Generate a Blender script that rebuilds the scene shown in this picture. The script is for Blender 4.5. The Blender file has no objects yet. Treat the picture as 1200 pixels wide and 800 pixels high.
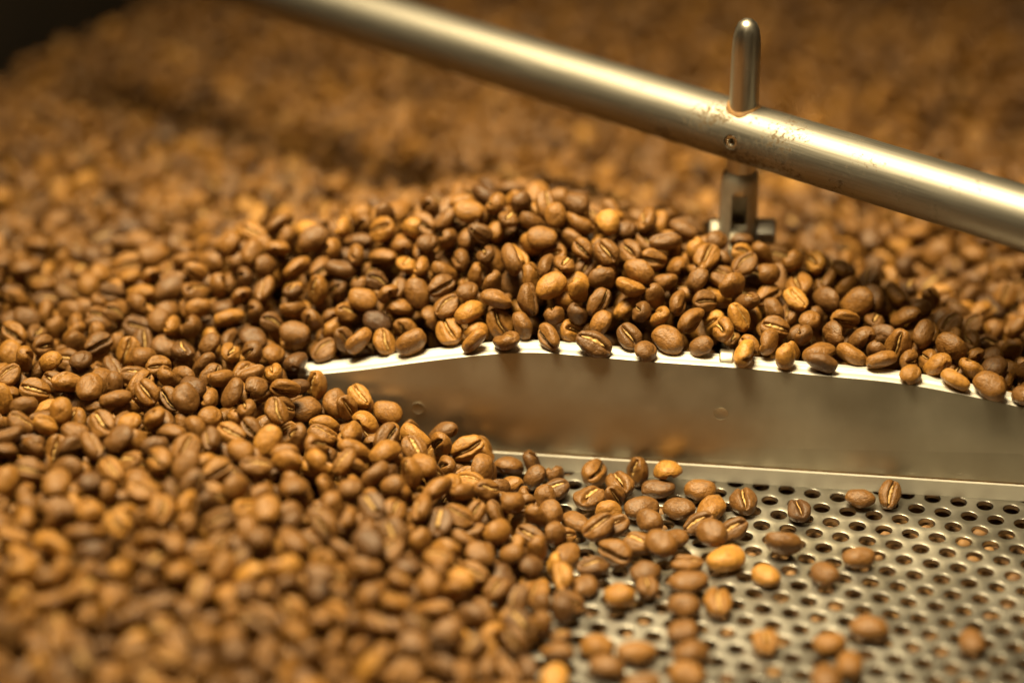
import bpy, bmesh, math, random
import numpy as np
from mathutils import Vector, Matrix, Quaternion, noise

random.seed(7)
noise.seed_set(3)
rng = np.random.default_rng(11)
MM = 0.001
SC = bpy.context.scene
COL = SC.collection

# ------------------------------------------------------------------ camera, light, exposure
FPX, PITCH, DIST = 3224.0, math.radians(30.8), 808.0          # focal length in photo pixels, tilt, mm to the plate
CP, SP = math.cos(PITCH), math.sin(PITCH)
CAMP = np.array([0.0, -DIST * CP, DIST * SP])
FW, RT, UP = np.array([0, CP, -SP]), np.array([1.0, 0, 0]), np.array([0, SP, CP])

cam_d = bpy.data.cameras.new('camera')
cam = bpy.data.objects.new('camera', cam_d)
COL.objects.link(cam)
cam.location = CAMP * MM
cam.rotation_euler = (math.radians(90) - PITCH, 0, 0)
cam_d.sensor_width = 36.0
cam_d.lens = 36.0 * FPX / 1200.0
cam_d.clip_start = 0.05
cam_d.clip_end = 50.0
cam_d.dof.use_dof = True
cam_d.dof.focus_distance = 0.730
cam_d.dof.aperture_fstop = cam_d.lens / 33.0
SC.camera = cam

SC.view_settings.view_transform = 'Standard'
SC.view_settings.look = 'None'
SC.view_settings.exposure = 0.0
SC.view_settings.gamma = 1.0
SC.view_settings.use_curve_mapping = False

world = bpy.data.worlds.new('World')
SC.world = world
world.use_nodes = True
bg = world.node_tree.nodes['Background']
bg.inputs['Color'].default_value = (1.0, 0.62, 0.28, 1)
bg.inputs['Strength'].default_value = 0.035


def area_lamp(name, loc, target, size, power, color, spread=180):
    d = bpy.data.lights.new(name, 'AREA')
    d.energy = power
    d.color = color
    d.size = size
    d.spread = math.radians(spread)
    o = bpy.data.objects.new(name, d)
    COL.objects.link(o)
    o.location = loc
    o.rotation_euler = (Vector(target) - Vector(loc)).to_track_quat('-Z', 'Y').to_euler()
    return o


area_lamp('ceiling_lamp', (-0.10, -0.06, 0.66), (0.01, -0.075, 0.0), 0.30, 2.35, (1.0, 0.81, 0.47), spread=57)
area_lamp('ceiling_lamp', (-0.30, 1.05, 1.25), (0.0, -0.1, 0.0), 0.8, 1.2, (1.0, 0.72, 0.38))


def pix_ray(x, y):
    return FW + RT * (x - 600) / FPX - UP * (y - 400) / FPX


def at_z(x, y, z):
    d = pix_ray(x, y)
    return CAMP + d * (z - CAMP[2]) / d[2]


def project(P):
    X = np.asarray(P, float) - CAMP
    d = X @ FW
    return 600 + FPX * (X @ RT) / d, 400 - FPX * (X @ UP) / d, d


# ------------------------------------------------------------------ materials
def new_mat(name):
    m = bpy.data.materials.new(name)
    m.use_nodes = True
    nt = m.node_tree
    b = nt.nodes['Principled BSDF']
    return m, nt, b


def N(nt, kind, **kw):
    n = nt.nodes.new(kind)
    for k, v in kw.items():
        if k in n.inputs:
            n.inputs[k].default_value = v
        else:
            setattr(n, k, v)
    return n


def ramp(nt, fac, stops):
    r = nt.nodes.new('ShaderNodeValToRGB')
    e = r.color_ramp.elements
    while len(e) < len(stops):
        e.new(0.5)
    for el, (p, c) in zip(e, stops):
        el.position = p
        el.color = (*c, 1) if len(c) == 3 else c
    nt.links.new(fac, r.inputs['Fac'])
    return r


def math_node(nt, op, a, b=None, c=None):
    n = nt.nodes.new('ShaderNodeMath')
    n.operation = op
    for i, v in enumerate((a, b, c)):
        if v is None:
            continue
        if isinstance(v, (int, float)):
            n.inputs[i].default_value = v
        else:
            nt.links.new(v, n.inputs[i])
    return n.outputs[0]


def mix_color(nt, fac, a, b, mode='MIX'):
    n = nt.nodes.new('ShaderNodeMix')
    n.data_type = 'RGBA'
    n.blend_type = mode
    for sock, v in ((n.inputs[0], fac), (n.inputs[6], a), (n.inputs[7], b)):
        if isinstance(v, (int, float)):
            sock.default_value = v
        elif isinstance(v, tuple):
            sock.default_value = (*v, 1)
        else:
            nt.links.new(v, sock)
    return n.outputs[2]


def bean_material():
    m, nt, b = new_mat('roasted_bean')
    L = nt.links.new
    at = N(nt, 'ShaderNodeAttribute')
    at.attribute_type = 'INSTANCER'
    at.attribute_name = 'tint'
    tint = at.outputs['Fac']
    tc = N(nt, 'ShaderNodeTexCoord')
    seed = math_node(nt, 'MULTIPLY', tint, 173.0)
    n1 = N(nt, 'ShaderNodeTexNoise', noise_dimensions='4D')
    n1.inputs['Scale'].default_value = 260.0
    n1.inputs['Detail'].default_value = 3.0
    n2 = N(nt, 'ShaderNodeTexNoise', noise_dimensions='4D')
    n2.inputs['Scale'].default_value = 1500.0
    n2.inputs['Detail'].default_value = 4.0
    n2.inputs['Roughness'].default_value = 0.65
    mp = N(nt, 'ShaderNodeMapping')
    mp.inputs['Scale'].default_value = (0.65, 1.0, 1.0)
    L(tc.outputs['Object'], mp.inputs['Vector'])
    for n in (n1, n2):
        L(mp.outputs[0], n.inputs['Vector'])
        L(seed, n.inputs['W'])
    base = ramp(nt, tint, [(0.0, (0.058, 0.0245, 0.0070)), (0.3, (0.106, 0.0462, 0.0100)), (0.62, (0.178, 0.0775, 0.0125)),
                           (0.86, (0.265, 0.119, 0.0170)), (1.0, (0.37, 0.180, 0.032))])
    dark = mix_color(nt, 1.0, base.outputs[0], (0.45, 0.40, 0.36), 'MULTIPLY')
    light = mix_color(nt, 1.0, base.outputs[0], (1.28, 1.28, 1.25), 'MULTIPLY')
    f1 = N(nt, 'ShaderNodeMapRange')
    f1.inputs['From Min'].default_value = 0.32
    f1.inputs['From Max'].default_value = 0.68
    L(n1.outputs['Fac'], f1.inputs['Value'])
    c1 = mix_color(nt, f1.outputs[0], base.outputs[0], light)
    f2 = N(nt, 'ShaderNodeMapRange')
    f2.inputs['From Min'].default_value = 0.53
    f2.inputs['From Max'].default_value = 0.32
    f2.inputs['To Max'].default_value = 0.75
    L(n2.outputs['Fac'], f2.inputs['Value'])
    c2 = mix_color(nt, f2.outputs[0], c1, dark)
    L(c2, b.inputs['Base Color'])
    r = N(nt, 'ShaderNodeMapRange')
    r.inputs['To Min'].default_value = 0.36
    r.inputs['To Max'].default_value = 0.60
    L(n2.outputs['Fac'], r.inputs['Value'])
    L(r.outputs[0], b.inputs['Roughness'])
    b.inputs['Specular IOR Level'].default_value = 0.5
    # wrinkled skin
    wv = N(nt, 'ShaderNodeTexNoise', noise_dimensions='4D')
    wv.inputs['Scale'].default_value = 850.0
    wv.inputs['Detail'].default_value = 5.0
    wv.inputs['Distortion'].default_value = 0.6
    L(mp.outputs[0], wv.inputs['Vector'])
    L(seed, wv.inputs['W'])
    bp = N(nt, 'ShaderNodeBump')
    bp.inputs['Strength'].default_value = 0.8
    bp.inputs['Distance'].default_value = 0.00052
    gr = N(nt, 'ShaderNodeTexNoise', noise_dimensions='4D')
    gr.inputs['Scale'].default_value = 2600.0
    gr.inputs['Detail'].default_value = 3.0
    L(tc.outputs['Object'], gr.inputs['Vector'])
    L(seed, gr.inputs['W'])
    L(math_node(nt, 'ADD', math_node(nt, 'MULTIPLY', wv.outputs['Fac'], 0.7), math_node(nt, 'MULTIPLY', gr.outputs['Fac'], 0.55)), bp.inputs['Height'])
    L(bp.outputs[0], b.inputs['Normal'])
    return m


def simple_noise_mat(name, stops, scale, rough, metallic=0.0, bump=0.0, bump_dist=0.0003, stretch=(1, 1, 1), detail=4.0, rough_var=0.0):
    m, nt, b = new_mat(name)
    L = nt.links.new
    tc = N(nt, 'ShaderNodeTexCoord')
    mp = N(nt, 'ShaderNodeMapping')
    mp.inputs['Scale'].default_value = stretch
    L(tc.outputs['Object'], mp.inputs['Vector'])
    n = N(nt, 'ShaderNodeTexNoise')
    n.inputs['Scale'].default_value = scale
    n.inputs['Detail'].default_value = detail
    L(mp.outputs[0], n.inputs['Vector'])
    r = ramp(nt, n.outputs['Fac'], stops)
    L(r.outputs[0], b.inputs['Base Color'])
    b.inputs['Metallic'].default_value = metallic
    b.inputs['Roughness'].default_value = rough
    if rough_var:
        q = N(nt, 'ShaderNodeMapRange')
        q.inputs['From Min'].default_value = 0.3
        q.inputs['From Max'].default_value = 0.7
        q.inputs['To Min'].default_value = rough - rough_var
        q.inputs['To Max'].default_value = rough + rough_var
        L(n.outputs['Fac'], q.inputs['Value'])
        L(q.outputs[0], b.inputs['Roughness'])
    if bump:
        bp = N(nt, 'ShaderNodeBump')
        bp.inputs['Strength'].default_value = bump
        bp.inputs['Distance'].default_value = bump_dist
        L(n.outputs['Fac'], bp.inputs['Height'])
        L(bp.outputs[0], b.inputs['Normal'])
    return m


def steel_bar_material(axis, pin):
    """brushed steel with brown staining round the pin; coordinates are local to the bar (metres)"""
    m, nt, b = new_mat('stained_bar_steel')
    L = nt.links.new
    tc = N(nt, 'ShaderNodeTexCoord')
    br = N(nt, 'ShaderNodeMapping')
    br.inputs['Rotation'].default_value = (0, 0, -math.atan2(axis[1], axis[0]))
    L(tc.outputs['Object'], br.inputs['Vector'])
    st = N(nt, 'ShaderNodeMapping')
    st.inputs['Scale'].default_value = (0.03, 1, 1)
    L(br.outputs[0], st.inputs['Vector'])
    n1 = N(nt, 'ShaderNodeTexNoise')
    n1.inputs['Scale'].default_value = 1800
    n1.inputs['Detail'].default_value = 3
    L(st.outputs[0], n1.inputs['Vector'])
    n2 = N(nt, 'ShaderNodeTexNoise')
    n2.inputs['Scale'].default_value = 900
    n2.inputs['Detail'].default_value = 6
    n2.inputs['Roughness'].default_value = 0.7
    L(tc.outputs['Object'], n2.inputs['Vector'])
    n3 = N(nt, 'ShaderNodeTexNoise')
    n3.inputs['Scale'].default_value = 90
    n3.inputs['Detail'].default_value = 4
    L(tc.outputs['Object'], n3.inputs['Vector'])
    # distance from the pin along the bar
    sx = N(nt, 'ShaderNodeSeparateXYZ')
    L(br.outputs[0], sx.inputs[0])
    dist = math_node(nt, 'ABSOLUTE', math_node(nt, 'SUBTRACT', sx.outputs['X'], pin))
    near = N(nt, 'ShaderNodeMapRange')
    near.inputs['From Min'].default_value = 0.045
    near.inputs['From Max'].default_value = 0.0
    L(dist, near.inputs['Value'])
    s = math_node(nt, 'ADD', math_node(nt, 'MULTIPLY', n2.outputs['Fac'], 0.75), math_node(nt, 'MULTIPLY', n3.outputs['Fac'], 0.55))
    s = math_node(nt, 'ADD', s, math_node(nt, 'MULTIPLY', near.outputs[0], 0.11))
    spot = N(nt, 'ShaderNodeMapRange')
    spot.inputs['From Min'].default_value = 0.76
    spot.inputs['From Max'].default_value = 0.86
    L(s, spot.inputs['Value'])
    base = ramp(nt, n1.outputs['Fac'], [(0.3, (0.215, 0.20, 0.17)), (0.7, (0.285, 0.268, 0.23))])
    c = mix_color(nt, math_node(nt, 'MULTIPLY', spot.outputs[0], 0.8), base.outputs[0], (0.09, 0.055, 0.022))
    L(c, b.inputs['Base Color'])
    L(math_node(nt, 'SUBTRACT', 1.0, math_node(nt, 'MULTIPLY', spot.outputs[0], 0.25)), b.inputs['Metallic'])
    ro = N(nt, 'ShaderNodeMapRange')
    ro.inputs['To Min'].default_value = 0.44
    ro.inputs['To Max'].default_value = 0.54
    L(n1.outputs['Fac'], ro.inputs['Value'])
    L(math_node(nt, 'ADD', ro.outputs[0], math_node(nt, 'MULTIPLY', spot.outputs[0], 0.25)), b.inputs['Roughness'])
    bp = N(nt, 'ShaderNodeBump')
    bp.inputs['Strength'].default_value = 0.25
    bp.inputs['Distance'].default_value = 0.00008
    L(n1.outputs['Fac'], bp.inputs['Height'])
    L(bp.outputs[0], b.inputs['Normal'])
    return m


M_BEAN = bean_material()
M_SKIN = simple_noise_mat('silverskin_chaff', [(0.3, (0.22, 0.115, 0.032)), (0.7, (0.56, 0.36, 0.125))], 900, 0.55, bump=0.5)
M_PLATE = simple_noise_mat('perforated_steel', [(0.35, (0.40, 0.385, 0.35)), (0.65, (0.53, 0.51, 0.465))], 60, 0.36, metallic=1.0,
                           bump=0.05, rough_var=0.07, detail=8)
M_BLADE = simple_noise_mat('blade_steel', [(0.3, (0.42, 0.38, 0.30)), (0.7, (0.54, 0.50, 0.41))], 45, 0.48, metallic=1.0,
                           bump=0.06, rough_var=0.06, detail=9)
M_EDGE = simple_noise_mat('brightened_steel', [(0.3, (0.58, 0.56, 0.51)), (0.7, (0.68, 0.66, 0.61))], 300, 0.55, metallic=0.6, stretch=(0.1, 1, 1))  # pale nut steel; on the blade tops its colour carries overhead light
M_STRIP = simple_noise_mat('off_white_wiper', [(0.3, (0.70, 0.67, 0.59)), (0.7, (0.82, 0.79, 0.71))], 70, 0.55, detail=6, bump=0.1)
M_PIN = simple_noise_mat('turned_steel', [(0.35, (0.48, 0.44, 0.37)), (0.65, (0.62, 0.58, 0.50))], 500, 0.34, metallic=1.0, stretch=(1, 1, 0.06), rough_var=0.06)
M_RUST = simple_noise_mat('rust_stain', [(0.3, (0.09, 0.04, 0.010)), (0.7, (0.26, 0.13, 0.03))], 700, 0.7, bump=0.6)
M_LINE = simple_noise_mat('brown_residue', [(0.3, (0.10, 0.05, 0.015)), (0.7, (0.26, 0.15, 0.05))], 500, 0.8, bump=0.5)
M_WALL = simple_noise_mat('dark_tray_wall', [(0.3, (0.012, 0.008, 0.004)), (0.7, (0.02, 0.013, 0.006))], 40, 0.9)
M_UNDER = simple_noise_mat('dusty_underside', [(0.35, (0.05, 0.022, 0.006)), (0.55, (0.20, 0.10, 0.03)), (0.72, (0.42, 0.24, 0.08))], 420, 0.8,
                           bump=0.8, bump_dist=0.001, detail=6)

# ------------------------------------------------------------------ mesh helpers (all in mm, world coordinates)
ORG = {}


def mesh_from(name, verts, faces, mat, smooth=True):
    me = bpy.data.meshes.new(name)
    me.from_pydata([tuple(float(c) * MM for c in v) for v in verts], [], faces)
    me.materials.append(mat)
    if smooth:
        me.polygons.foreach_set('use_smooth', [True] * len(me.polygons))
    me.update()
    return me


def link(name, me, parent=None, loc=None):
    o = bpy.data.objects.new(name, me)
    COL.objects.link(o)
    if parent:
        o.parent = parent
    if loc is not None:
        o.location = Vector(loc) * MM
    return o


def add(name, verts, faces, mat, parent=None, smooth=True):
    """verts in world mm; shifted to the parent's origin"""
    org = np.array(ORG.get(parent.name if parent else None, (0, 0, 0)), float)
    v = np.asarray(verts, float) - org
    o = link(name, mesh_from(name, v, faces, mat, smooth), parent)
    ORG[o.name] = org if parent else np.zeros(3)
    return o


def auto_smooth(o, deg=35):
    me = o.data
    bm = bmesh.new()
    bm.from_mesh(me)
    for e in bm.edges:
        if len(e.link_faces) == 2:
            e.smooth = e.calc_face_angle(0) < math.radians(deg)
    bm.to_mesh(me)
    bm.free()
    return o


def bevel_mesh(o, w, seg=2, deg=30):
    bm = bmesh.new()
    bm.from_mesh(o.data)
    bmesh.ops.recalc_face_normals(bm, faces=bm.faces)
    es = [e for e in bm.edges if len(e.link_faces) == 2 and e.calc_face_angle(0) > math.radians(deg)]
    bmesh.ops.bevel(bm, geom=es, offset=w * MM, segments=seg, affect='EDGES', profile=0.5, clamp_overlap=True)
    for f in bm.faces:
        f.smooth = True
    bm.to_mesh(o.data)
    bm.free()
    return auto_smooth(o, 50)


def lathe(profile, origin, axis, n=32):
    """profile: list of (radius, height) closed at both ends by radius 0"""
    ax = Vector(axis).normalized()
    u = ax.orthogonal().normalized()
    w = ax.cross(u)
    V, F = [], []
    for r, h in profile:
        for k in range(n):
            a = 2 * math.pi * k / n
            V.append(np.array(origin) + np.array(ax) * h + (np.array(u) * math.cos(a) + np.array(w) * math.sin(a)) * max(r, 1e-4))
    for i in range(len(profile) - 1):
        for k in range(n):
            a, b = i * n + k, i * n + (k + 1) % n
            F.append((a, b, b + n, a + n))
    F.append(tuple(range(n))[::-1])
    F.append(tuple(range((len(profile) - 1) * n, len(profile) * n)))
    return V, F


def prism(poly, to3d, t0, t1):
    """2-D outline extruded: to3d(u, v, t)"""
    n = len(poly)
    V = [to3d(u, v, t0) for u, v in poly] + [to3d(u, v, t1) for u, v in poly]
    F = [tuple(range(n))[::-1], tuple(range(n, 2 * n))]
    for i in range(n):
        j = (i + 1) % n
        F.append((i, j, n + j, n + i))
    return V, F


def fix_normals(me):
    bm = bmesh.new()
    bm.from_mesh(me)
    bmesh.ops.recalc_face_normals(bm, faces=bm.faces)
    bm.to_mesh(me)
    bm.free()


def boolean_cut(o, cutters):
    fix_normals(o.data)
    for c in cutters:
        fix_normals(c.data)
        md = o.modifiers.new('cut', 'BOOLEAN')
        md.operation = 'DIFFERENCE'
        md.solver = 'EXACT'
        md.object = c
    bpy.context.view_layer.update()
    dg = bpy.context.evaluated_depsgraph_get()
    me = bpy.data.meshes.new_from_object(o.evaluated_get(dg))
    o.modifiers.clear()
    o.data = me
    for c in cutters:
        bpy.data.objects.remove(c)
    return o


# ------------------------------------------------------------------ the perforated floor
PIT = 7.0
YAW = math.radians(-14.693)
LO = np.array([13.048, -8.098]) * PIT                         # a hole's place, measured on the photograph


def lattice(i, j):
    p = np.array([i - 0.5 * j, -math.sqrt(3) / 2 * j]) * PIT + LO
    return np.array([p[0] * math.cos(YAW) - p[1] * math.sin(YAW), p[0] * math.sin(YAW) + p[1] * math.cos(YAW)])


HX0, HX1, HY0, HY1 = -75, 235, -262, -48
NS = 24
V, F = [], []
cells = []
for j in range(-40, 60):
    for i in range(-50, 80):
        c = lattice(i, j)
        if HX0 < c[0] < HX1 and HY0 < c[1] < HY1:
            cells.append(c)
ring = [None, (2.36, 0.0), (2.29, -0.02), (2.24, -0.08), (2.22, -0.24), (2.22, -1.3)]
ang = [-YAW * 0 + YAW * -1 * 0 + math.radians(15 * k) for k in range(NS)]
apo = PIT / 2
for c in cells:
    b0 = len(V)
    for rr in ring:
        for k in range(NS):
            a = ang[k]
            if rr is None:
                aa = (math.degrees(a)) % 60
                aa = aa if aa <= 30 else 60 - aa
                r, z = apo / math.cos(math.radians(aa)), 0.0
            else:
                r, z = rr
            wa = a - YAW * -1                                  # lattice frame turned by the plate's yaw
            V.append((c[0] + r * math.cos(wa), c[1] + r * math.sin(wa), z))
    for q in range(len(ring) - 1):
        for k in range(NS):
            k2 = (k + 1) % NS
            F.append((b0 + q * NS + k, b0 + q * NS + k2, b0 + (q + 1) * NS + k2, b0 + (q + 1) * NS + k))
floor = add('perforated_floor', V, F, M_PLATE)
floor['kind'] = 'structure'

# solid sheet under the beans, beyond the perforated part, and the dusty pan below the holes
GX0, GX1, GY0, GY1 = -262, 270, -262, 330


def box(x0, x1, y0, y1, z0, z1):
    V = [(x, y, z) for z in (z0, z1) for y in (y0, y1) for x in (x0, x1)]
    F = [(0, 2, 3, 1), (4, 5, 7, 6), (0, 1, 5, 4), (1, 3, 7, 5), (3, 2, 6, 7), (2, 0, 4, 6)]
    return V, F


for nm, r in (('floor_sheet', (GX0 - 60, 420, HY1 - 3, GY1 + 160)), ('floor_sheet', (GX0 - 60, HX0 + 3, HY0 - 40, HY1 - 3.2))):
    v, f = box(*r, -2.4, -0.35)
    o = add(nm, v, f, M_PLATE, floor, smooth=False)
v, f = box(HX0 - 15, HX1 + 15, HY0 - 15, HY1 + 15, -13, -8.5)
under = add('dust_pan', v, f, M_UNDER, floor, smooth=False)
under.name = 'dust_pan'

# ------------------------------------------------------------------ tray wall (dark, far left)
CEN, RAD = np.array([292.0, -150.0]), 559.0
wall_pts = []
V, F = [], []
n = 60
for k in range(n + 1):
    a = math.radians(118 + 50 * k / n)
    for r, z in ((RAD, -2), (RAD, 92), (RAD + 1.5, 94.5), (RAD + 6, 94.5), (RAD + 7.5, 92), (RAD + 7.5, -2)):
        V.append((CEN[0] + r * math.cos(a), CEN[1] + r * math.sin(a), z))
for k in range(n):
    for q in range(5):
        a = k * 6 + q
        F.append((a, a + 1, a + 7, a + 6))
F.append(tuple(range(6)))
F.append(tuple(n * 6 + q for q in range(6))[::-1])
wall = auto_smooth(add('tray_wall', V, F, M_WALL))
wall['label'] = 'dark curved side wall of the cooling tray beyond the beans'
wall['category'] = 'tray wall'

# ------------------------------------------------------------------ stirring arm: bar, pin, fork, blade
PINX, PINY, BARZ = 63.0, -18.8, 77.8
root = bpy.data.objects.new('stirring_arm', None)
COL.objects.link(root)
root.location = (PINX * MM, PINY * MM, 0)
root.empty_display_size = 0.02
root['label'] = 'steel stirring arm: round bar with upright pin carrying a sweeping blade'
root['category'] = 'stirring arm'
ORG[root.name] = np.array([PINX, PINY, 0.0])

bd = np.array([158.0, -113.3, 0.0])
bd /= np.linalg.norm(bd)
BC = np.array([PINX, PINY, BARZ])
BR = 8.25
prof = [(0.01, -262), (7.4, -262), (BR, -261), (BR, -200), (BR, -100), (BR, 0), (BR, 100), (BR, 239), (7.4, 240), (0.01, 240)]
v, f = lathe(prof, BC, bd, 72)
M_BAR = steel_bar_material(bd, 0.0)
bar = add('bar', v, f, M_BAR, root)
# screw hole in the front of the bar
d = pix_ray(856, 167)
d = d / np.linalg.norm(d)
w0 = CAMP - BC
w0p, dp = w0 - bd * (w0 @ bd), d - bd * (d @ bd)
A, B, Cc = dp @ dp, 2 * w0p @ dp, w0p @ w0p - BR * BR
tt = (-B - math.sqrt(B * B - 4 * A * Cc)) / (2 * A)
HP = CAMP + d * tt
hn = (HP - BC) - bd * ((HP - BC) @ bd)
hn /= np.linalg.norm(hn)
v, f = lathe([(2.15, -4.5), (2.15, 0.0), (2.15, 1.5)], HP, hn, 28)
cut = add('cutter', v, f, M_PIN, root)
boolean_cut(bar, [cut])
auto_smooth(bar, 40)
v, f = lathe([(2.1, -4.4), (2.1, -0.75), (1.8, -0.45), (1.15, -0.5), (1.05, -0.7), (1.0, -2.4), (0.01, -2.4)], HP, hn, 28)
o = auto_smooth(add('set_screw', v, f, M_PIN, bar))

# upright pin with a rounded nose
v, f = lathe([(3.95, 60), (3.95, 100.5), (3.85, 104), (3.6, 106.6), (3.2, 108.5), (2.5, 110.1), (1.5, 111.0), (0.6, 111.3), (0.01, 111.35)],
             (PINX, PINY, 0), (0, 0, 1), 40)
pin = auto_smooth(add('pin', v, f, M_PIN, root), 45)
# rust ring where the pin leaves the bar (follows the bar's round top)
V, F = [], []
nn = 48
prp = np.array([-bd[1], bd[0], 0])
for k in range(nn):
    a = 2 * math.pi * k / nn
    jit = 0.7 * noise.noise(Vector((math.cos(a) * 1.7, math.sin(a) * 1.7, 3.1)))
    for r, dz in ((3.8, -0.8), (3.9, 0.45), (4.3, 0.3), (4.75 + jit, 0.06), (5.0 + jit, -0.8)):
        p = bd * math.cos(a) * r + prp * math.sin(a) * r
        s = p @ prp
        V.append(np.array([PINX, PINY, BARZ]) + p + np.array([0, 0, math.sqrt(BR * BR - s * s) + dz]))
for k in range(nn):
    for q in range(4):
        a, b = k * 5 + q, ((k + 1) % nn) * 5 + q
        F.append((a, a + 1, b + 1, b))
add('rust_ring', V, F, M_RUST, pin)

# fork (clevis) below the bar
fk = [(3.3, 71), (3.4, 67.6), (3.9, 66.6), (4.8, 65.4), (5.2, 63.6), (5.3, 60), (5.3, 24), (5.0, 22.5), (0.01, 22.5)]
v, f = lathe(fk[::-1], (PINX, PINY, 0), (0, 0, 1), 48)
M_FORK = simple_noise_mat('dull_fork_steel', [(0.3, (0.46, 0.42, 0.34)), (0.7, (0.60, 0.56, 0.47))], 300, 0.5, metallic=0.75)
fork = add('fork', v, f, M_FORK, root)
sl = [(-2.15, 10), (2.15, 10)] + [(2.15 * math.cos(math.radians(a)), 59.9 + 2.15 * math.sin(math.radians(a))) for a in range(0, 181, 15)]
sd = np.array([0.075, 1.0, 0])
sd /= np.linalg.norm(sd)
sp_ = np.array([sd[1], -sd[0], 0])
v, f = prism(sl, lambda u, w, t: np.array([PINX, PINY, 0]) + sp_ * u + np.array([0, 0, w]) + sd * t, -9, 3.8)
cut = add('cutter', v, f, M_PIN, root)
boolean_cut(fork, [cut])
auto_smooth(fork, 35)

# bolt through the fork
bz = 47.5
v, f = lathe([(2.2, -7.0), (2.2, 10.6)], (PINX, PINY, bz), sp_, 24)
bolt = auto_smooth(add('bolt', v, f, M_PIN, root))


def hexlathe(r, h0, h1, name, parent):
    v, f = lathe([(r * 0.9, h0), (r, h0 + 0.45), (r, h1 - 0.45), (r * 0.9, h1)], (PINX, PINY, bz), sp_, 6)
    return add(name, v, f, M_EDGE if name == 'nut' else M_PIN, parent, smooth=False)


hexlathe(3.0, -8.0, -5.2, 'bolt_head', bolt)
hexlathe(3.7, 5.2, 10.4, 'nut', root)

# blade: a sandwich of steel face plate, white wiper strip and steel back plate, on a bracket
BA = np.array([5.8, -67.7, 0.0])
BT = np.array([131.3, -15.3, 0.0])
BT /= np.linalg.norm(BT)
BN = np.array([-BT[1], BT[0], 0.0])                             # away from the camera
top = [(-64.2, 25.2), (-56.8, 26.4), (-45, 28.6), (-33.4, 31.3), (-22, 33.7), (-12, 35.6), (-4, 36.8), (3.3, 37.2), (14, 36.8), (30.6, 36.3),
       (53.2, 36.1), (75.6, 35.2), (90, 34.8), (98, 34.2), (106, 33.2), (113.8, 31.9), (122, 30.5), (129.6, 29.0), (150, 25.0), (190, 17.5)]
xs = np.linspace(-64.2, 190, 110)
zt = np.interp(xs, [p[0] for p in top], [p[1] for p in top])
for _ in range(3):
    zt[1:-1] = (zt[:-2] + 2 * zt[1:-1] + zt[2:]) / 4


def on_blade(u, w, t):
    return BA + BT * u + BN * t + np.array([0, 0, w])


def blade_sheet(name, zlow, dz, t0, t1, mat, parent, bev):
    poly = [(xs[0], zlow), (xs[-1], zlow)] + [(x, z + dz) for x, z in zip(xs[::-1], zt[::-1])]
    v, f = prism(poly, on_blade, t0, t1)
    return bevel_mesh(add(name, v, f, mat, parent), bev, 2)


BTH = 6.6


def lit_top(o):  # upward faces get paler steel: overhead light put into the colour
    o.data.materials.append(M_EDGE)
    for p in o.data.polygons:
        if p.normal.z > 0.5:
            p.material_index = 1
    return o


blade = lit_top(blade_sheet('blade', 5.2, 0.0, 0.0, 2.4, M_BLADE, root, 0.25))
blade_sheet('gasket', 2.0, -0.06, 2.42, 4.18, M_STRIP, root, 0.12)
lit_top(blade_sheet('back_plate', 3.2, 0.03, 4.2, BTH, M_BLADE, root, 0.3))
v, f = prism([(-0.55, 0.05), (2.38, 0.05), (2.38, 5.0), (-0.3, 5.0), (-0.55, 4.75)], lambda a, w, t: on_blade(t, w, a), xs[0] + 0.5, xs[-1] - 0.5)
wiper = auto_smooth(add('wiper_strip', v, f, M_STRIP, root), 30)
# residue line where blade meets the wiper
v, f = prism([(-60, 5.02), (188, 5.02), (188, 5.32), (-60, 5.32)], on_blade, -0.12, 2.1)
add('residue_line', v, f, M_LINE, blade, smooth=False)
# flush rivets on the face
nB = -BN
for px, py, rr, hh in ((845, 484, 2.1, 0.03), (490, 478, 1.9, 0.22)):
    d = pix_ray(px, py)
    P = CAMP + d * ((BA - CAMP) @ BN) / (d @ BN)
    v, f = lathe([(rr, -1.0), (rr, hh), (rr - 0.22, hh + 0.06), (rr - 0.35, hh - 0.02), (0.01, hh - 0.02)], P, nB, 28)
    auto_smooth(add('rivet', v, f, M_BLADE, blade), 40)

# bracket from the blade's back to the fork, with its little tab over the edge
P0 = BA + BT * 51.0 + BN * 1.2
P1 = np.array([PINX, PINY, 0]) + sd * 1.9
bv = P1 - P0
bl = np.linalg.norm(bv)
bv /= bl
bp = np.array([bv[1], -bv[0], 0])
br_poly = [(5.0, 6), (bl, 6), (bl, 43)] + [(bl - 7 + 7 * math.cos(math.radians(a)), 44 + 5.5 * math.sin(math.radians(a))) for a in range(0, 181, 20)] + \
          [(bl - 18, 33), (bl - 30, 30), (11, 31), (7.5, 36.4), (5.0, 37.9), (2.9, 38.0), (1.4, 37.2), (0.4, 35.9), (4.9, 35.4)]
v, f = prism(br_poly, lambda u, w, t: P0 + bv * u + bp * t + np.array([0, 0, w]), -1.95, 1.95)
bevel_mesh(add('bracket', v, f, M_BLADE, root), 0.6, 3)

# ------------------------------------------------------------------ coffee beans: ten shapes
NPROTO = 14
MAXR = 7.2


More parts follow.
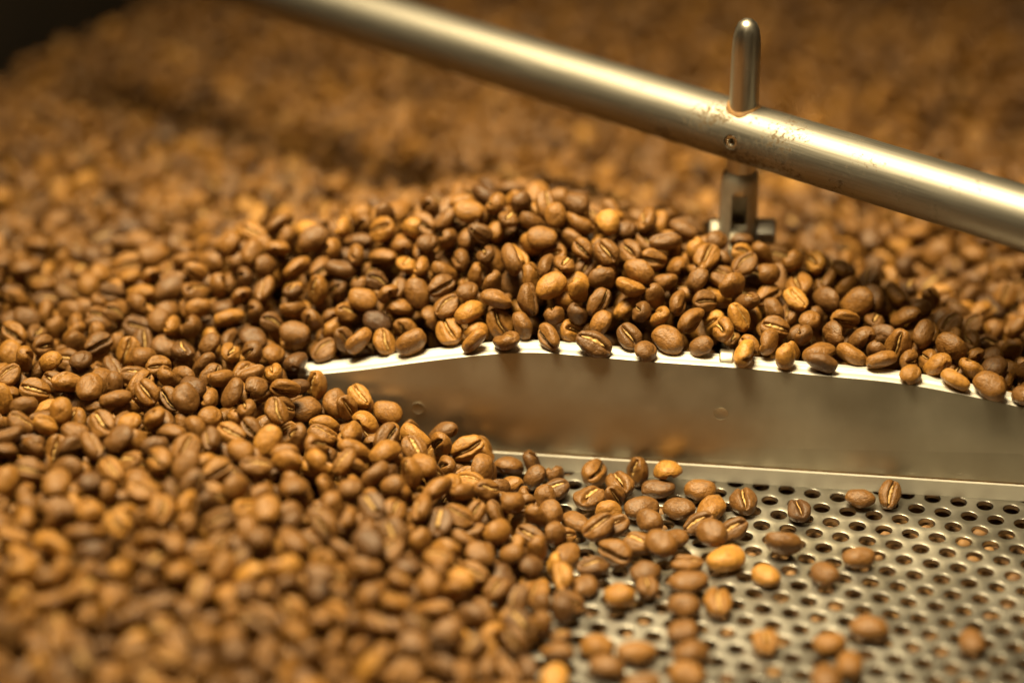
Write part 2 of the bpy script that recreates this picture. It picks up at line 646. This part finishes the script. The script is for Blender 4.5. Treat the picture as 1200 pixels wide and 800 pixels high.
def make_bean(seed):
    r = random.Random(seed)
    Lh = 4.72 * r.uniform(0.90, 1.10)
    Wh = 3.70 * r.uniform(0.92, 1.07)
    Tt = 2.88 * r.uniform(0.92, 1.10)
    Tb = 1.75 * r.uniform(0.85, 1.15)
    if seed % 5 == 3:                                           # rounder bean
        Lh *= 0.90
        Wh *= 0.98
        Tt *= 1.12
        Tb *= 1.25
    amp, kk, ph = r.uniform(0.12, 0.45), r.uniform(0.5, 1.0), r.uniform(0, 6.28)
    gw = r.uniform(0.40, 0.75)
    gd = r.uniform(1.3, 1.9)
    bend = r.uniform(-0.25, 0.45)
    taper = r.uniform(-0.10, 0.10)
    crack = r.choice((0, 0, 0, 0.8, -0.7))
    off = Vector((seed * 7.3, seed * 3.1, 0))

    def crease(x):
        return amp * math.sin(kk * math.pi * x / Lh + ph) + 0.10 * noise.noise(Vector((x * 0.9, seed, 0)))

    def shape(x, s, th):
        y = Wh * s * math.cos(th) * (1 + taper * x / Lh)
        sn = math.sin(th)
        low = sn < 0
        z0 = Tt * s ** 0.92 * sn if not low else -Tb * s ** 0.85 * abs(sn) ** 0.72
        z = z0
        if low:
            dy = y - crease(x)
            k = min(1.0, abs(sn) * 1.5)
            z -= 0.32 * math.exp(-((abs(dy) - 1.35) / 0.95) ** 2) * s * k
            g = math.exp(-(dy / gw) ** 2)
            z += gd * g * min(1.0, s * 1.15) ** 1.9 * k
        z += bend * (x / Lh) ** 2
        p = Vector((x, y, z))
        q = noise.noise_vector(p * 0.22 + off) * 0.54 + noise.noise_vector(p * 0.6 + off) * 0.10
        # lengthwise wrinkles
        wr = noise.noise(Vector((x * 0.35, y * 1.5, z * 1.5)) + off) * 0.07
        if crack and sn > 0:
            dc = y - 0.9 * math.sin(x * 0.9 + seed) - crack
            wr -= 0.55 * math.exp(-(dc / 0.22) ** 2) * max(0.0, 1 - (x / (0.7 * Lh)) ** 2)
        nrm = Vector((x / Lh ** 2, y / Wh ** 2, z / 8)).normalized()
        return p + q + nrm * wr, z0

    NR, NT = 38, 58
    V, F = [], []
    ths = []
    for k in range(NT):
        u = -1 + 2 * (k + 0.5) / NT
        ths.append(-math.pi / 2 + math.copysign(math.pi * abs(u) ** 1.45, u))
    for i in range(NR + 1):
        ph_ = math.pi * i / NR
        x = Lh * math.cos(ph_)
        s = max(math.sin(ph_), 0.0) ** 0.86
        if i in (0, NR):
            V.append(shape(x, 0.0, 0.0)[0])
        else:
            for th in ths:
                V.append(shape(x, s, th)[0])

    def idx(i, k):
        if i == 0:
            return 0
        if i == NR:
            return 1 + (NR - 1) * NT
        return 1 + (i - 1) * NT + k % NT
    for i in range(NR):
        for k in range(NT):
            a, b, c, d_ = idx(i, k), idx(i, k + 1), idx(i + 1, k + 1), idx(i + 1, k)
            if i == 0:
                F.append((a, c, d_))
            elif i == NR - 1:
                F.append((a, b, c))
            else:
                F.append((a, b, c, d_))
    # silverskin left in the crease: a ragged ribbon with a little body
    SV, SF = [], []
    nsk = 26
    wide = r.choice((0.3, 0.45, 0.65, 0.9))
    x0, x1 = -Lh * r.uniform(0.55, 0.86), Lh * r.uniform(0.5, 0.86)
    for i in range(nsk + 1):
        x = x0 + (x1 - x0) * i / nsk
        s = math.sqrt(max(0, 1 - (x / Lh) ** 2)) ** 0.86
        yc = crease(x)
        zf = -Tb * s ** 0.85 + bend * (x / Lh) ** 2
        p = Vector((x, yc, zf))
        q = noise.noise_vector(p * 0.22 + off) * 0.54
        w = wide * (0.55 + 0.7 * abs(noise.noise(Vector((x * 1.3, seed * 2.2, 5))))) * min(1, 4 * min(i, nsk - i) / nsk + 0.08)
        rec = 0.42 + 0.35 * noise.noise(Vector((x * 1.1, seed * 1.7, 9)))
        for dy, dz in ((-w, 0.0), (0.0, -0.14 + 0.1 * noise.noise(Vector((x * 3, seed, 1)))), (w, 0.04), (0.0, 0.45)):
            SV.append(p + q + Vector((0, dy, rec + dz)))
    for i in range(nsk):
        for k in range(4):
            a, b = i * 4 + k, i * 4 + (k + 1) % 4
            SF.append((a, b, b + 4, a + 4))
    SF.append((0, 1, 2, 3))
    SF.append(tuple(nsk * 4 + k for k in (3, 2, 1, 0)))
    return V, F, SV, SF


BODY, SKIN, JOINT, PTS = [], [], [], []
for s in range(NPROTO):
    V, F, SV, SF = make_bean(s + 21)
    c = np.mean([tuple(v) for v in V], axis=0)
    V = [np.array(v) - c for v in V]
    SV = [np.array(v) - c for v in SV]
    me = mesh_from('coffee_bean_body', V, F, M_BEAN)
    fix_normals(me)
    sk = mesh_from('bean_silverskin', SV, SF, M_SKIN)
    fix_normals(sk)
    jm = bpy.data.meshes.new('coffee_bean_whole')
    n0 = len(V)
    jm.from_pydata([tuple(np.array(v) * MM) for v in V + SV], [], F + [tuple(i + n0 for i in f_) for f_ in SF])
    jm.materials.append(M_BEAN)
    jm.materials.append(M_SKIN)
    jm.polygons.foreach_set('material_index', [0] * len(F) + [1] * len(SF))
    jm.polygons.foreach_set('use_smooth', [True] * (len(F) + len(SF)))
    fix_normals(jm)
    BODY.append(me)
    SKIN.append(sk)
    JOINT.append(jm)
    PTS.append(np.array(V))

# ------------------------------------------------------------------ heap shape (mm) and packing by dropping
RES = 0.8
NX, NY = int((GX1 - GX0) / RES), int((GY1 - GY0) / RES)
gx = GX0 + (np.arange(NX) + 0.5) * RES
gy = GY0 + (np.arange(NY) + 0.5) * RES
XX, YY = np.meshgrid(gx, gy)


def smooth_noise(wl, seed):
    r = np.random.default_rng(seed)
    nx, ny = int((GX1 - GX0) / wl) + 4, int((GY1 - GY0) / wl) + 4
    g = r.uniform(-1, 1, (ny, nx))
    fx, fy = (XX - GX0) / wl, (YY - GY0) / wl
    ix, iy = fx.astype(int), fy.astype(int)
    tx, ty = fx - ix, fy - iy
    tx, ty = tx * tx * (3 - 2 * tx), ty * ty * (3 - 2 * ty)
    return (g[iy, ix] * (1 - tx) + g[iy, ix + 1] * tx) * (1 - ty) + (g[iy + 1, ix] * (1 - tx) + g[iy + 1, ix + 1] * tx) * ty


yb = BA[1] + (XX - BA[0]) * BT[1] / BT[0]                        # blade face line
q = (YY - yb) * BT[0]                                           # distance behind the face
u = (XX - BA[0]) / BT[0]
far = np.clip((YY - 5) / 120.0, 0, 1)
near = np.clip((-110 - YY) / 80.0, 0, 1)
bed = 31.0 - 15.0 * far + 9.0 * near + 3.2 * smooth_noise(75, 1) + 2.0 * smooth_noise(33, 2) + 1.2 * smooth_noise(17, 3)
crest_x = [-140, -112, -100, -88, -74, -47, -28, -9, 9, 33, 54, 77, 94, 112, 129, 145, 230]
crest_z = [28, 34, 38, 42, 48, 54, 58, 63.5, 64.5, 60, 54.5, 49.5, 45.5, 40.5, 34, 31, 29]
zc = np.interp(XX, crest_x, crest_z)
lip = np.interp(u, xs, zt) + 5.5 + 4.0 * (u < -64)
t = np.clip((q - 3) / 39.0, 0, 1)
front_slope = lip + (zc - lip) * (t * (1.25 - 0.25 * t * t)).clip(0, 1)
back_slope = zc - np.clip(q - 42, 0, None) * 0.46
mound = np.where(q < 42, front_slope, back_slope) + 1.4 * smooth_noise(20, 5)
behind = np.maximum(mound, bed)
behind = np.where(q > 42, np.maximum(mound, bed), np.where(u > -64, np.maximum(mound, 0), np.maximum(mound, bed)))
xe = np.interp(YY, [-262, -200, -162, -134, -116, -104, -85, -72], [6, 8, 11, 15, 24, 37, 44, 42])
dd = xe - XX
frh = np.where(dd > 0, 7.6 + np.minimum(np.clip(dd - np.interp(YY, [-135, -100, -82], [3, 20, 36]), 0, None) * 0.40, 40), 0)
frh = np.where(frh > 26, 26 + (frh - 26) * 0.35, frh)
frh = np.minimum(frh, bed + 1) + np.where(dd > 12, 1.6 * smooth_noise(24, 6), 0)
H = np.where(q > 1.2, behind, frh)
left = (u < -64)
H = np.where(left & (q <= 3), np.maximum(frh, np.minimum(mound, bed + 2) * (q > -25)), H)
Ptop = [(XX - CAMP[0]), (YY - CAMP[1]), (H - CAMP[2])]
dep = Ptop[1] * FW[1] + Ptop[2] * FW[2]
pxm = 600 + FPX * Ptop[0] / dep
pym = 400 - FPX * (Ptop[1] * UP[1] + Ptop[2] * UP[2]) / dep
inside = (pxm > -190) & (pxm < 1390) & (pym > -110) & (pym < 930)
rw = np.hypot(XX - CEN[0], YY - CEN[1])
inside &= rw < RAD - 6
H = np.where(inside, H, 0)

hm = np.zeros((NY, NX))
# blade, pin, fork and bracket are obstacles
zt_at = np.interp(u, xs, zt)
hm = np.where((q > -0.8) & (q < BTH + 0.3) & (u > -65), zt_at, hm)
hm = np.where(np.hypot(XX - PINX, YY - PINY) < 5.2, 150, hm)
rel = (XX - PINX) * sp_[0] + (YY - PINY) * sp_[1]
rel2 = (XX - PINX) * sd[0] + (YY - PINY) * sd[1]
hm = np.where((rel > -9.5) & (rel < 12.7) & (np.abs(rel2) < 4.6), np.maximum(hm, 53), hm)
bu = (XX - P0[0]) * bv[0] + (YY - P0[1]) * bv[1]
bw = (XX - P0[0]) * bp[0] + (YY - P0[1]) * bp[1]
hm = np.where((np.abs(bw) < 2.2) & (bu > 0) & (bu < bl), np.maximum(hm, np.where(bu < 9, 39.0, 32.0)), hm)

HS = 9
SZ = 2 * HS + 1


def raster(P):
    P = np.round(P, 4)                                          # keeps the packing the same from run to run
    bot = np.full((SZ, SZ), 1e3)
    tp = np.full((SZ, SZ), -1e3)
    ix = np.clip(np.round(P[:, 0] / RES).astype(int) + HS, 0, SZ - 1)
    iy = np.clip(np.round(P[:, 1] / RES).astype(int) + HS, 0, SZ - 1)
    np.minimum.at(bot, (iy, ix), P[:, 2])
    np.maximum.at(tp, (iy, ix), P[:, 2])
    return bot, tp


def rot_matrix(e):
    return np.array(e.to_matrix())


NST = 420
ST_R, ST_P, ST_S, ST_B, ST_T = [], [], [], [], []
for k in range(NST):
    p = int(rng.integers(NPROTO))
    qn = rng.normal(size=4)
    qn /= np.linalg.norm(qn)
    R = np.array(Quaternion(qn).to_matrix())
    if R[2, 2] > 0.2 and rng.random() < 0.6:                   # more beans end with the crease in view
        R = R @ np.diag([1.0, -1.0, -1.0])
    sc = float(np.clip(rng.normal(0.92, 0.075), 0.77, 1.12))
    b, tp_ = raster(PTS[p] @ R.T * sc * 0.93)
    ST_R.append(R); ST_P.append(p); ST_S.append(sc); ST_B.append(b); ST_T.append(tp_)
ST_B, ST_T = np.array(ST_B), np.array(ST_T)

beans = []          # (x, y, z, R, proto, scale, tint, kind)


def tint_random():
    r = rng.random()
    if r < 0.035:
        return float(rng.uniform(0.88, 1.0))
    return float(np.clip(rng.normal(0.53, 0.185), 0.02, 0.88))


def drop_one(x, y, R, p, sc):
    b, tp_ = raster(PTS[p] @ R.T * sc)
    ix, iy = int((x - GX0) / RES), int((y - GY0) / RES)
    sl = (slice(iy - HS, iy + HS + 1), slice(ix - HS, ix + HS + 1))
    z = float(np.max(np.where(b < 500, hm[sl] - b, -1e3)))
    hm[sl] = np.where(tp_ > -500, np.maximum(hm[sl], z + tp_), hm[sl])
    return z


# loose beans on the plate, placed where the photograph shows them:
# px, py, yaw (deg, 0 = lying left to right), pose (d dome up, c crease up, s on its side), scale, tint, label
LOOSE = [
    (1043, 582, 78, 'k', 0.86, 0.42, 'bean with a golden torn crease standing close to the wiper strip'),
    (1007, 583, 172, 'd', 0.92, 0.42, 'smooth brown bean beside the bean with torn golden crease'),
    (938, 598, 100, 'c', 0.86, 0.10, 'dark rough bean lying alone with its broken end down'),
    (918, 640, 172, 's', 1.10, 0.40, 'long brown bean on its side showing its crease on the plate'),
    (1006, 654, 12, 'd', 0.98, 0.50, 'round brown bean alone among open holes of the plate'),
    (965, 673, 120, 'd', 0.92, 0.42, 'brown bean with a small orange crumb beside it'),
    (897, 672, 115, 'd', 0.90, 0.93, 'pale tan bean standing apart from the heap edge'),
    (850, 656, 35, 'd', 1.10, 0.97, 'large pale tan smooth bean at the edge of the heap'),
    (1138, 752, 100, 'd', 0.86, 0.45, 'single brown bean farthest from every other bean on the plate'),
    (897, 751, 92, 'c', 1.0, 0.80, 'blurred tan bean with crease up, alone on the plate'),
    (1018, 739, 5, 'd', 1.12, 0.55, 'longest bean of the small cluster of four on the plate'),
    (980, 748, 10, 'd', 0.92, 0.66, 'tan bean touching the long bean of the small cluster'),
    (990, 772, 80, 'd', 0.92, 0.62, 'orange brown bean in the middle of the small cluster of four'),
    (972, 783, 95, 'd', 0.98, 0.46, 'darker bean at the end of the small cluster of four'),
    (841, 706, 88, 'c', 1.02, 0.74, 'tan bean with long crease up beside the row of beans'),
    (821, 573, 170, 'd', 0.92, 0.60, 'orange brown bean next to the wiper strip at the heap end'),
    (829, 592, 70, 'd', 1.0, 0.70, 'tan rounded bean beside an upright creased bean'),
    (861, 596, 95, 'c', 1.02, 0.36, 'upright creased brown bean on the heap edge'),
    (815, 612, 20, 'k', 0.86, 0.36, None), (844, 617, 25, 'k', 0.88, 0.34, None), (870, 634, 115, 'd', 1.0, 0.46, None),
    (832, 641, 15, 'd', 0.94, 0.42, None), (811, 660, 0, 'c', 0.90, 0.62, None), (796, 597, 140, 'd', 0.98, 0.40, None),
    (800, 681, 10, 'd', 1.02, 0.52, None), (801, 711, 160, 'd', 1.05, 0.48, None), (802, 739, 60, 'd', 0.95, 0.42, None),
    (811, 766, 20, 'd', 0.98, 0.46, None), (806, 789, 150, 'd', 1.0, 0.66, None),
    (727, 698, 175, 'd', 0.98, 0.80, None), (759, 690, 95, 'c', 0.90, 0.44, None), (758, 667, 20, 'd', 0.92, 0.40, None),
    (684, 686, 80, 'd', 0.88, 0.46, None), (745, 764, 10, 'd', 1.0, 0.66, None), (716, 780, 0, 'd', 1.0, 0.5, None),
    (760, 785, 30, 'd', 1.0, 0.48, None), (700, 755, 170, 'd', 0.95, 0.72, None),
    (726, 572, 110, 'c', 1.12, 0.44, None), (700, 562, 60, 's', 0.95, 0.6, None), (761, 571, 0, 'd', 0.92, 0.3, None),
    (757, 595, 20, 'd', 1.1, 0.38, None), (784, 606, 115, 'd', 1.0, 0.42, None),
    (690, 586, 60, 'c', 1.05, 0.45, None), (722, 606, 10, 'k', 0.95, 0.42, None), (735, 615, 35, 'k', 0.98, 0.50, None),
    (705, 625, 130, 'd', 0.9, 0.45, None), (769, 626, 150, 'c', 0.98, 0.52, None), (775, 651, 130, 'd', 1.0, 0.52, None),
]
for (px, py, yaw, pose, sc, tn, lab) in LOOSE:
    P = at_z(px, py, 2.4)
    p = int(rng.integers(NPROTO))
    Rz = Matrix.Rotation(math.radians(yaw), 3, 'Z')
    if pose == 'd':
        R = Rz @ Matrix.Rotation(rng.normal(0, 0.12), 3, 'X') @ Matrix.Rotation(rng.normal(0, 0.05), 3, 'Y')
    elif pose == 'c':
        R = Rz @ Matrix.Rotation(math.pi + rng.normal(0, 0.12), 3, 'X')
    elif pose == 'k':
        R = Rz @ Matrix.Rotation(math.pi + 0.25, 3, 'X') @ Matrix.Rotation(0.45, 3, 'Y')
    else:
        R = Rz @ Matrix.Rotation(math.radians(235), 3, 'X')
    Rn = np.array(R)
    # step aside if the spot is already taken
    best = None
    for tr in range(30):
        rad = 0 if tr == 0 else 0.35 * tr
        a = rng.uniform(0, 6.28)
        x, y = P[0] + rad * math.cos(a), P[1] + rad * math.sin(a)
        b, _ = raster(PTS[p] @ Rn.T * sc)
        ix, iy = int((x - GX0) / RES), int((y - GY0) / RES)
        z = float(np.max(np.where(b < 500, hm[iy - HS:iy + HS + 1, ix - HS:ix + HS + 1] - b, -1e3)))
        if best is None or z < best[0] - 0.01:
            best = (z, x, y)
        if z < 3.4:
            break
    z, x, y = best
    z = drop_one(x, y, Rn, p, sc)
    x, y = GX0 + (int((x - GX0) / RES) + 0.5) * RES, GY0 + (int((y - GY0) / RES) + 0.5) * RES
    beans.append((x, y, z, Rn, p, sc, tn, ('loose', lab)))

# fill the heap batch by batch
STEP = 36
RNG = STEP - SZ
K = 48
oy, ox = np.mgrid[-HS:HS + 1, -HS:HS + 1]
fails = 0
for batch in range(420):
    sx0, sy0 = int(rng.integers(STEP)), int(rng.integers(STEP))
    cx = np.arange(sx0 + HS, NX - HS - RNG - 1, STEP)
    cy = np.arange(sy0 + HS, NY - HS - RNG - 1, STEP)
    CX, CY = [a.ravel() for a in np.meshgrid(cx, cy)]
    keep = H[CY + RNG // 2, CX + RNG // 2] > 3
    keep |= H[CY, CX] > 3
    CX, CY = CX[keep], CY[keep]
    n = len(CX)
    PX = CX[:, None] + rng.integers(0, RNG + 1, (n, K))
    PY = CY[:, None] + rng.integers(0, RNG + 1, (n, K))
    S = rng.integers(0, NST, (n, K))
    patch = hm[PY[..., None, None] + oy, PX[..., None, None] + ox]
    B = ST_B[S]
    Z = np.where(B < 500, patch - B, -1e3).max((2, 3))
    Ht = H[PY, PX]
    ok = (Z < Ht - 2.4) & (Ht > 3)
    score = np.where(ok, Z - 0.5 * Ht, 1e6)
    best = score.argmin(1)
    r_ = np.arange(n)
    good = score[r_, best] < 1e5
    for i in r_[good]:
        k = best[i]
        x, y, s = PX[i, k], PY[i, k], S[i, k]
        z = Z[i, k]
        sl = (slice(y - HS, y + HS + 1), slice(x - HS, x + HS + 1))
        tp_ = ST_T[s]
        hm[sl] = np.where(tp_ > -500, np.maximum(hm[sl], z + tp_), hm[sl])
        beans.append((gx[x], gy[y], z, ST_R[s], ST_P[s], ST_S[s], tint_random(), ('heap', None)))
    if good.mean() < 0.02:
        fails += 1
        if fails > 6:
            break
    else:
        fails = 0
print('beans', len(beans), 'batches', batch)

# ------------------------------------------------------------------ which beans show largest: a coarse depth buffer
BXYZ = np.array([b[:3] for b in beans])
PXB, PYB, DB = project(BXYZ)
Q = 3
zb = np.full((800 // Q + 1, 1200 // Q + 1), 1e9)
ow = np.full(zb.shape, -1)
order = np.argsort(DB)[::-1]
for i in order:
    if not (-30 < PXB[i] < 1230 and -30 < PYB[i] < 830):
        continue
    R, sc = beans[i][3], beans[i][5]
    m = np.stack([R[:, 0] * 4.9, R[:, 1] * 3.6, R[:, 2] * 2.5], 1) * sc * FPX / DB[i]
    ux, uy = RT @ m, -(UP @ m)
    a, b, c = ux @ ux, ux @ uy, uy @ uy
    hx, hy = math.sqrt(a), math.sqrt(c)
    x0, x1 = max(0, int((PXB[i] - hx) / Q)), min(zb.shape[1] - 1, int((PXB[i] + hx) / Q) + 1)
    y0, y1 = max(0, int((PYB[i] - hy) / Q)), min(zb.shape[0] - 1, int((PYB[i] + hy) / Q) + 1)
    if x1 <= x0 or y1 <= y0:
        continue
    ex = (np.arange(x0, x1) + 0.5) * Q - PXB[i]
    ey = (np.arange(y0, y1) + 0.5) * Q - PYB[i]
    EX, EY = np.meshgrid(ex, ey)
    det = a * c - b * b
    e = (c * EX * EX - 2 * b * EX * EY + a * EY * EY) / det
    dz = DB[i] - 3.0 * np.sqrt(np.clip(1 - e, 0, 1))
    sub = zb[y0:y1, x0:x1]
    hit = (e < 1) & (dz < sub)
    sub[hit] = dz[hit]
    ow[y0:y1, x0:x1][hit] = i
cnt = np.bincount(ow[ow >= 0], minlength=len(beans))
coc = FPX * 33.0 * np.abs(DB - 733) / (DB * 733)
weight = cnt / (1 + coc / 22.0)
loose_n = len(LOOSE)
weight[:loose_n] = 1e6
# the blade hides what lies behind it: keep only beans whose own line of sight clears its top edge
show = list(np.argsort(weight)[::-1][:300])

bean_coll = bpy.data.collections.new('bean_shapes')
for s in range(NPROTO):
    o = bpy.data.objects.new('bean_shape_%02d' % s, JOINT[s])
    bean_coll.objects.link(o)

shown = set(int(i) for i in show)
blade_q = (BXYZ[:, 1] - (BA[1] + (BXYZ[:, 0] - BA[0]) * BT[1] / BT[0])) * BT[0]
for i in sorted(shown):
    x, y, z, R, p, sc, tn, (kind, lab) = beans[i]
    o = bpy.data.objects.new('coffee_bean', BODY[p])
    COL.objects.link(o)
    o.matrix_world = Matrix.Translation(Vector((x, y, z)) * MM) @ Matrix(R.tolist()).to_4x4() @ Matrix.Scale(sc, 4)
    o['tint'] = tn
    k = bpy.data.objects.new('silverskin', SKIN[p])
    COL.objects.link(k)
    k.parent = o
    o['category'] = 'coffee bean'
    tocam = CAMP - np.array([x, y, z])
    tocam /= np.linalg.norm(tocam)
    cv = -(R[:, 2] @ tocam)
    face = 'end on' if abs(R[:, 0] @ tocam) > 0.85 else ('crease in view' if cv > 0.25 else ('lying on edge' if cv > -0.3 else 'round side out'))
    shade = 'dark brown' if tn < 0.30 else ('golden tan' if tn > 0.86 else ('light brown' if tn > 0.64 else ('chestnut' if tn > 0.47 else 'brown')))
    size = 'large ' if sc > (1.07 if kind == 'loose' else 1.02) else ('small ' if sc < (0.93 if kind == 'loose' else 0.85) else '')
    bu_, bq_ = (x - BA[0]) / BT[0], blade_q[i]
    if kind == 'loose':
        if lab:
            o['label'] = lab
        else:
            zone = 'in the row of beans trailing over the plate' if 45 < x < 55 and y < -105 else 'loose on the plate at the heap edge'
            o['label'] = '%s%s bean, %s, %s' % (size, shade, face, zone)
        o['group'] = 'coffee beans spilled over the perforated plate'
        continue
    if bq_ > 0 and x > -100 and z > 27:
        o['group'] = 'beans mounded behind the blade'
        if math.hypot(x - PINX, y - PINY) < 24:
            zone = 'beside the fork under the bar'
        elif bq_ < 15:
            zone = ('on the blade lip by its tapered tip' if bu_ < -22 else 'on the blade lip at its high bend' if bu_ < 22 else
                    'on the blade lip by the bracket tab' if bu_ < 66 else 'on the lip past the bracket tab')
        elif bq_ > 32:
            zone = 'along the crest of the mound'
        else:
            zone = 'on the mound above the ' + ('blade tip' if bu_ < -22 else 'high bend' if bu_ < 22 else 'bracket tab' if bu_ < 66 else 'lip past the bracket')
    else:
        o['group'] = 'beans heaped in front of the blade'
        if bu_ > -64 and bq_ > -14:
            zone = 'against the blade face'
        elif bq_ > -30 and bu_ < -64:
            zone = 'in the heap around the blade tip'
        elif z < 7:
            zone = 'at the foot of the heap before the blade'
        elif z < 19:
            zone = 'low on the heap slope before the blade'
        else:
            zone = 'high on the heap before the blade'
    o['label'] = '%s%s bean, %s, %s' % (size, shade, face, zone)

# all the other beans: one uncountable mass, instanced from the same shapes
rest = [i for i in range(len(beans)) if i not in shown]
me = bpy.data.meshes.new('bean_mass')
me.from_pydata([tuple(BXYZ[i] * MM) for i in rest], [], [])
me.attributes.new('rot', 'FLOAT_VECTOR', 'POINT')
me.attributes.new('bsize', 'FLOAT', 'POINT')
me.attributes.new('shape_id', 'INT', 'POINT')
me.attributes.new('tint', 'FLOAT', 'POINT')
eul = []
for i in rest:
    eul.extend(Matrix(beans[i][3].tolist()).to_euler('XYZ'))
me.attributes['rot'].data.foreach_set('vector', eul)
me.attributes['bsize'].data.foreach_set('value', [beans[i][5] for i in rest])
me.attributes['shape_id'].data.foreach_set('value', [beans[i][4] for i in rest])
me.attributes['tint'].data.foreach_set('value', [beans[i][6] for i in rest])
mass = bpy.data.objects.new('bean_mass', me)
COL.objects.link(mass)
mass['kind'] = 'stuff'
mass['label'] = 'deep mass of roasted coffee beans filling the cooling tray'
mass['category'] = 'coffee beans'
ng = bpy.data.node_groups.new('bean_scatter', 'GeometryNodeTree')
ng.interface.new_socket('Geometry', in_out='INPUT', socket_type='NodeSocketGeometry')
ng.interface.new_socket('Geometry', in_out='OUTPUT', socket_type='NodeSocketGeometry')
gi, go = ng.nodes.new('NodeGroupInput'), ng.nodes.new('NodeGroupOutput')
iop = ng.nodes.new('GeometryNodeInstanceOnPoints')
ci = ng.nodes.new('GeometryNodeCollectionInfo')
ci.inputs['Collection'].default_value = bean_coll
ci.inputs['Separate Children'].default_value = True
ci.inputs['Reset Children'].default_value = True


def named(nm, typ):
    nd = ng.nodes.new('GeometryNodeInputNamedAttribute')
    nd.data_type = typ
    nd.inputs['Name'].default_value = nm
    return nd.outputs['Attribute']


e2r = ng.nodes.new('FunctionNodeEulerToRotation')
lk = ng.links.new
lk(gi.outputs[0], iop.inputs['Points'])
lk(ci.outputs[0], iop.inputs['Instance'])
iop.inputs['Pick Instance'].default_value = True
lk(named('shape_id', 'INT'), iop.inputs['Instance Index'])
lk(named('rot', 'FLOAT_VECTOR'), e2r.inputs[0])
lk(e2r.outputs[0], iop.inputs['Rotation'])
lk(named('bsize', 'FLOAT'), iop.inputs['Scale'])
lk(iop.outputs[0], go.inputs[0])
md = mass.modifiers.new('bean_scatter', 'NODES')
md.node_group = ng

# ------------------------------------------------------------------ crumbs caught in the holes
V, F = [], []
rr = random.Random(5)
for c in cells:
    pxc, pyc, _ = project([c[0], c[1], 0])
    if not (500 < pxc < 1330 and 520 < pyc < 900) or rr.random() > 0.33:
        continue
    z0 = -rr.uniform(0.9, 3.2)
    b0 = len(V)
    ox_, oy_ = rr.uniform(-0.7, 0.7), rr.uniform(-0.3, 0.9)
    rad = rr.uniform(1.2, 2.0)
    nn = 9
    for lv, (k1, k2) in enumerate(((1.0, -0.9), (1.0, 0.0), (0.62, 0.55), (0.02, 0.75))):
        for k in range(nn):
            a = 2 * math.pi * k / nn
            j = 1 + 0.28 * noise.noise(Vector((c[0] + math.cos(a), c[1] + math.sin(a), lv * 0.6)))
            V.append((c[0] + ox_ + rad * k1 * j * math.cos(a), c[1] + oy_ + rad * 0.8 * k1 * j * math.sin(a), z0 + k2 * (0.8 + 0.5 * j)))
    for lv in range(3):
        for k in range(nn):
            p_, p2 = b0 + lv * nn + k, b0 + lv * nn + (k + 1) % nn
            F.append((p_, p2, p2 + nn, p_ + nn))
    F.append(tuple(b0 + k for k in range(nn))[::-1])
M_CRUMB = simple_noise_mat('bean_crumb', [(0.35, (0.08, 0.034, 0.010)), (0.65, (0.25, 0.13, 0.04))], 130, 0.7, bump=0.6)
cr = add('bean_crumbs', V, F, M_CRUMB)
cr['kind'] = 'stuff'
cr['label'] = 'brown bean crumbs and chaff caught in the plate holes'
cr['category'] = 'crumbs'
